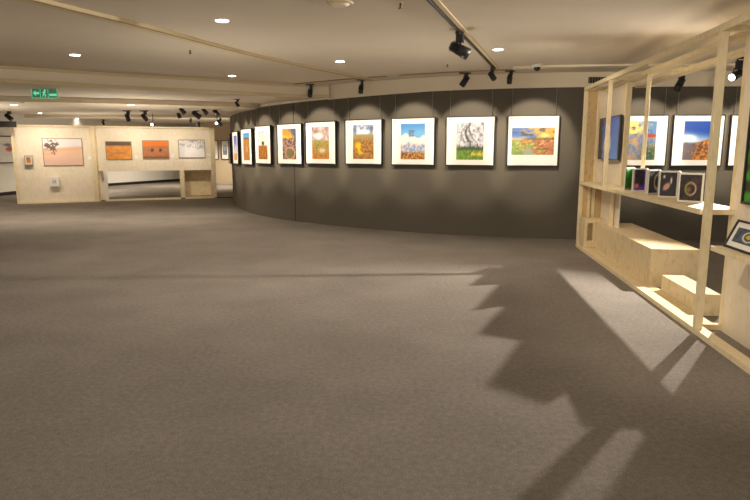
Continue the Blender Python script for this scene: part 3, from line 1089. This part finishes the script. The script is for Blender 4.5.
def track_spot(top, aim, label, s=1.0, lit=False, drop=0.08, base=True, rz=0.0):
    """adapter at the ceiling, driver box, yoke and cylindrical head pointing along aim"""
    t = thing('track_spotlight', label, 'spotlight', top, rz, 'black ceiling spotlights')
    aim = (Matrix.Rotation(-rz, 3, 'Z') @ Vector(aim)).normalized()
    if base:
        MB().box(-0.09 * s, 0.09 * s, -0.018 * s, 0.018 * s, -0.02 * s, 0).build('adapter', M['metal_black'], t)
    MB().box(-0.008 * s, 0.05 * s, -0.03 * s, 0.03 * s, -(drop + 0.09) * s, -(drop - 0.01) * s).tube((0, 0, -drop * s), (0, 0, 0), 0.010 * s, n=10).build('driver_box', M['metal_black'], t, bevel=0.004 * s)
    c = Vector((0, 0, -(drop + 0.15) * s))
    side = aim.cross(Vector((0, 0, 1)))
    side = side.normalized() if side.length > 0.05 else Vector((1, 0, 0))
    yk = MB()
    for k in (-1, 1):
        yk.tube(c + side * 0.052 * s * k, c + side * 0.03 * s * k + Vector((0, 0, 0.075 * s)), 0.006 * s, n=8)
    yk.tube(c - side * 0.034 * s + Vector((0, 0, 0.073 * s)), c + side * 0.034 * s + Vector((0, 0, 0.073 * s)), 0.007 * s, n=8)
    yk.build('yoke', M['metal_black'], t)
    hd = MB()
    hd.tube(c - aim * 0.085 * s, c - aim * 0.02 * s, 0.030 * s, 0.040 * s, 18)
    hd.tube(c - aim * 0.02 * s, c + aim * 0.085 * s, 0.045 * s, 0.050 * s, 18)
    for k in range(4):
        hd.tube(c - aim * (0.075 - 0.014 * k) * s, c - aim * (0.069 - 0.014 * k) * s, 0.044 * s, n=18)
    hd.build('lamp_head', M['metal_black'], t)
    MB().tube(c + aim * 0.080 * s, c + aim * 0.087 * s, 0.040 * s, n=18).build('lens', M['lens' if lit else 'dark_lens'], t)
    return t


def ct(px, py, z=ZC):
    p = atz(px, py, z)
    return (p.x, p.y, z)


track_spot((Vector((0.454, 5.52, ZC - 0.03)) + Vector(((1.95 - 0.454), (10.1 - 5.52), 0)) * 0.33), (0.75, 0.1, -0.35), 'large black spotlight hanging partway along the lighting track', 1.35, rz=1.25, drop=-0.02)
track_spot((Vector((1.84, 9.76, ZC - 0.03))), (0.55, 0.6, -0.5), 'black spotlight at the wall end of the lighting track, tilted right', 0.9, rz=1.25, drop=0.0)
track_spot(ct(510, 70.5), (0.05, 0.5, -0.9), 'black spotlight just right of the lighting track end, pointing down', 0.9, drop=0.0)
track_spot(ct(465, 72.5), (-0.5, 0.4, -0.75), 'black spotlight between blossom and cloud photos, tilted left of the track', 1.1, drop=-0.02)
track_spot(ct(361, 79.5), (-0.1, 0.4, -0.9), 'black spotlight above the golden valley photo', 0.95, drop=0.03)
track_spot(ct(310, 84), (-0.15, 0.5, -0.9), 'black spotlight above the pinkish cloud photo', 0.95, drop=0.03)
track_spot(ct(681, 66), (-0.35, 0.1, -0.9), 'black spotlight seen through the frame left of the near post', 1.25)
ks = track_spot(ct(738, 57), (-0.9, -0.45, -0.4), 'lit black spotlight at the right between the two near posts', 1.25, lit=True, drop=0.05)

FARS = [((8, 112), (0.7, 0.1, -0.6), 'black spotlight at far left above the white wall', 1.5, ZC, False),
        ((127, 112.5), (0.0, 0.5, -0.6), 'dark oval-looking spotlight above the dark-banded orange photo', 1.09, 2.53, False),
        ((144, 112.5), (0.4, 0.4, -0.6), 'dark spotlight left of the glowing lamp, above the vivid orange photo', 1.09, 2.53, False),
        ((182, 106), (0.4, 0.1, -0.5), 'upper black spotlight of the pair under a short ceiling track', 1.01, ZW, False),
        ((178.5, 111), (0.3, 0.1, -0.9), 'lower black spotlight of the pair under a short ceiling track', 1.01, ZW, False),
        ((196, 108.5), (0.75, 0.1, -0.6), 'large slanting black spotlight left of the silver-lens one', 1.33, ZW, False),
        ((204.5, 106.5), (0.5, 0.0, -0.7), 'black spotlight up right of the large slanting one', 1.01, ZW, False),
        ((216, 107.5), (0.6, -0.3, -0.7), 'spotlight with a pale lens near the curved wall end', 1.17, ZW, False),
        ((219.5, 119.3), (0.5, -0.2, -0.5), 'low far spotlight in the gap right of the partition', 1.5, ZC, False),
        ((190.5, 119), (-0.2, 0.3, -0.7), 'small dark spotlight just over the misty photo partition top', 0.94, ZC, False),
        ((103, 121.5), (0.1, 0.4, -0.7), 'tiny dark spotlight above the joint of the two partitions', 1.0, ZC, False),
        ((237, 101), (0.4, 0.1, -0.6), 'small black spotlight above the end of the curved dark wall', 0.7, ZW, False)]
for (pp, aim, lab, s, z, lit) in FARS:
    track_spot(ct(pp[0], pp[1] - 2.0, z), aim, lab, s, lit, drop=0.0)
# two lamps looking at the viewer from the far room
for px, py, lab in ((152, 124.5, 'glowing spotlight head shining forward above the right partition'), (216.5, 123.3, 'glowing spotlight head shining forward at the right end of the partition')):
    p = aty(px, py, 21.5)
    t = thing('glowing_spotlight', lab, 'spotlight', (p.x, p.y, p.z), 0, 'lit spotlights facing forward')
    MB().tube((0, 0.0, 0), (0, 0.2, 0.02), 0.06, 0.05, 18).tube((0, 0.1, 0), (0, 0.1, ZC - p.z), 0.012, n=8).build('lamp_head', M['metal_black'], t)
    MB().tube((0, -0.02, 0), (0, 0.005, 0), 0.045, n=18).build('lens', M['lens'], t)
# short track above the spotlight pair
p = ct(180, 104.5, 2.8)
o = MB().box(-0.35, 0.35, -0.03, 0.03, -0.03, 0.08).build('lighting_track', M['metal_black'], None, loc=p)
tag(o, 'short dark ceiling track above the far pair of spotlights', 'track')
p = aty(-4, 124.3, 17.3)
o = MB().box(-0.5, 0.55, -0.05, 0.05, -0.08, 0.08).build('duct_rail', M['seam'], None, loc=p)
tag(o, 'dark brown horizontal bar at the left border above the white wall', 'rail')

# smoke detector, sprinklers, camera, vent
p = ct(340, 2.5)
t = thing('smoke_detector', 'pale round smoke detector on the ceiling at the top of the photo', 'smoke detector', p)
MB().tube((0, 0, -0.015), (0, 0, 0), 0.11, 0.12, 32).build('base', M['gold'], t)
MB().tube((0, 0, -0.035), (0, 0, -0.015), 0.06, 0.09, 32).build('cap', M['cream'], t)
for px, py, z, lab in ((190, 49.5, ZC, 'small sprinkler in the dark left ceiling bay'), (447.5, 63.5, ZC, 'small sprinkler left of the lighting track end'),
                       (400.5, 2.5, ZC, 'small sprinkler near the top edge right of the smoke detector'), (22, 98.5, ZW - 0.02, 'small sprinkler left below the green exit sign'),
                       (65, 121.5, ZC, 'small sprinkler above the top of the left partition'), (116.5, 76.5, ZC, 'tiny sprinkler just above the soffit moulding')):
    p = ct(px, py, z)
    s = 1.0 if py < 95 else 1.6
    t = thing('sprinkler', lab, 'sprinkler', p, 0, 'ceiling sprinklers')
    MB().tube((0, 0, -0.006 * s), (0, 0, 0), 0.028 * s, n=16).build('rosette', M['cream'], t)
    MB().tube((0, 0, -0.05 * s), (0, 0, -0.006 * s), 0.010 * s, n=10).tube((0, 0, -0.055 * s), (0, 0, -0.048 * s), 0.02 * s, n=12).build('head', M['red'], t)

p = ct(537, 64)
t = thing('security_camera', 'small white dome security camera with a black lens on the ceiling', 'camera', p)
MB().tube((0, 0, -0.05), (0, 0, 0), 0.06, 0.07, 24).build('base', M['white'], t)
mb = MB()
bmesh.ops.create_uvsphere(mb.bm, u_segments=20, v_segments=12, radius=0.05)
bmesh.ops.translate(mb.bm, verts=mb.bm.verts, vec=(0.0, -0.01, -0.06))
for f in mb.bm.faces:
    f.smooth = True
mb.build('dome', M['metal_black'], t)

hp, tan = wall_hit(600)
p = aty(600.5, 80, hp.y - 0.03)
t = thing('air_vent', 'dark slotted air vent in the cream band above the frame\'s far corner', 'vent', (p.x, hp.y - 0.025, p.z), math.atan2(tan.y, tan.x))
MB().box(-0.2, 0.2, -0.008, 0.0, -0.05, 0.05).build('backing', M['seam'], t)
vb = MB()
for k in range(-4, 5):
    vb.box(k * 0.045 - 0.004, k * 0.045 + 0.004, -0.014, -0.008, -0.05, 0.05)
vb.build('slats', M['slot'], t)

# exit sign
yS = 10.9
c0 = aty(31.5, 88.2, yS)
c1 = aty(57.5, 98.3, yS)
W_, H_ = c1.x - c0.x, c0.z - c1.z
t = thing('exit_sign', 'glowing green exit sign hanging from the left soffit', 'exit sign', ((c0.x + c1.x) / 2, yS, (c0.z + c1.z) / 2), math.radians(3))
gl = mat('sign_plate', rgb(120, 125, 100), 0.3, emit=rgb(40, 110, 80), estr=0.25)
MB().box(-W_ / 2, W_ / 2, 0, 0.02, -H_ / 2, H_ / 2).build('plate', gl, t)
ed = MB()
e_ = 0.010
ed.box(-W_ / 2, W_ / 2, -0.006, 0, H_ / 2 - e_, H_ / 2).box(-W_ / 2, W_ / 2, -0.006, 0, -H_ / 2, -H_ / 2 + e_)
ed.box(-W_ / 2, -W_ / 2 + e_, -0.006, 0, -H_ / 2, H_ / 2).box(W_ / 2 - e_, W_ / 2, -0.006, 0, -H_ / 2, H_ / 2)
ed.box(-W_ * 0.17, -W_ * 0.15, -0.006, 0, -H_ / 2, H_ / 2).box(W_ * 0.13, W_ * 0.15, -0.006, 0, -H_ / 2, H_ / 2)
ed.build('border', M['sign_green'], t)
ar = MB()
def tri(mb, pts, y0, y1):
    a_ = [mb.bm.verts.new((x, y0, z)) for x, z in pts]
    b2 = [mb.bm.verts.new((x, y1, z)) for x, z in pts]
    n_ = len(pts)
    for i in range(n_):
        mb.bm.faces.new((a_[i], a_[(i + 1) % n_], b2[(i + 1) % n_], b2[i]))
    mb.bm.faces.new(a_)
    mb.bm.faces.new(b2[::-1])
tri(ar, [(-W_ * 0.44, 0), (-W_ * 0.34, H_ * 0.26), (-W_ * 0.34, H_ * 0.1), (-W_ * 0.21, H_ * 0.1), (-W_ * 0.21, -H_ * 0.1), (-W_ * 0.34, -H_ * 0.1), (-W_ * 0.34, -H_ * 0.26)], -0.008, 0)
ar.build('arrow', M['sign_mid'], t)
mn = MB()
mn.tube((0.02 * W_, -0.008, H_ * 0.30), (0.02 * W_, 0, H_ * 0.30), H_ * 0.09, n=14)
def limb(x0, z0, x1, z1, r):
    mn.tube((x0 * W_, -0.005, z0 * H_), (x1 * W_, -0.005, z1 * H_), r * H_, n=8)
limb(0.0, 0.2, -0.02, -0.08, 0.07)
limb(0.0, 0.16, -0.07, 0.02, 0.035)
limb(0.0, 0.16, 0.06, 0.08, 0.035)
limb(-0.02, -0.08, -0.08, -0.32, 0.045)
limb(-0.02, -0.08, 0.05, -0.2, 0.045)
limb(0.05, -0.2, 0.03, -0.36, 0.04)
mn.build('running_man', M['sign_mid'], t)
MB().box(W_ * 0.19, W_ * 0.46, -0.008, 0, -H_ * 0.27, -H_ * 0.05).build('text_bar', M['sign_mid'], t)
hz = ZW - (c0.z + c1.z) / 2
if hz > H_ / 2:
    for s in (-1, 1):
        MB().tube((s * W_ * 0.35, 0.01, H_ / 2), (s * W_ * 0.35, 0.01, hz), 0.005, n=6).build('hanging_rod', M['wire'], t)

# cable end lying on the carpet right of the partition
mb = MB()
base = atz(222, 197.5, 0.015)
pts = [Vector((0.15 * k, 0.08 * math.sin(k * 1.3), 0.0)) for k in range(-2, 4)]
for a_, b2 in zip(pts, pts[1:]):
    mb.tube(a_, b2, 0.015, n=8)
o = mb.build('floor_cable', M['metal_black'], None, loc=base)
tag(o, 'short dark cable on the carpet at the right end of the partition', 'cable')
# bracket by the opening
s, z = pan_s(100.3, 176, J1, B1)
d = Vector((math.cos(R2), math.sin(R2)))
n_ = Vector((d.y, -d.x))
c = Vector((J1.x, J1.y)) + d * (s + 0.03) - n_ * 0.02
o = MB()
tri(o, [(-0.06, 0.16), (0.05, 0.16), (0.07, -0.14), (0.03, -0.14)], -0.06, 0.01)
o = o.build('wall_bracket', M['slot'], None, loc=(c.x, c.y, z), rot=(0, 0, R2))
tag(o, 'small brown tapered bracket left of the partition opening', 'bracket')

# lights on the partitions
def part_light(px, py, a, b_, rot, power, angle=80, out=1.6):
    s, z = pan_s(px, py, a, b_)
    d = Vector((math.cos(rot), math.sin(rot)))
    n_ = Vector((d.y, -d.x))
    c = Vector((a.x, a.y)) + d * s
    q = c + n_ * out
    spot_light('partition_light', (q.x, q.y, 2.62), (c.x, c.y, z), power, angle, 0.9, 0.05)


part_light(32, 158, A1, J1, R1, 75)
part_light(63, 152, A1, J1, R1, 75)
part_light(118, 150, J1, B1, R2, 70)
part_light(155, 150, J1, B1, R2, 70)
part_light(193, 153, J1, B1, R2, 60)
spot_light('partition_light', (-5.9, 18.7, 2.6), (onplane(196, 158, (J1.x, J1.y), (B1.x, B1.y))), 40, 32, 0.9, 0.03)
for (x, y) in ((-10.5, 23.8), (-9.5, 27.0), (-6.0, 25.5), (-10.0, 21.2), (-6.5, 27.2)):
    spot_light('far_room_light', (x, y, ZC - 0.9), (x - 0.5, y + 0.4, 0), 150, 150, 0.9, 0.01)
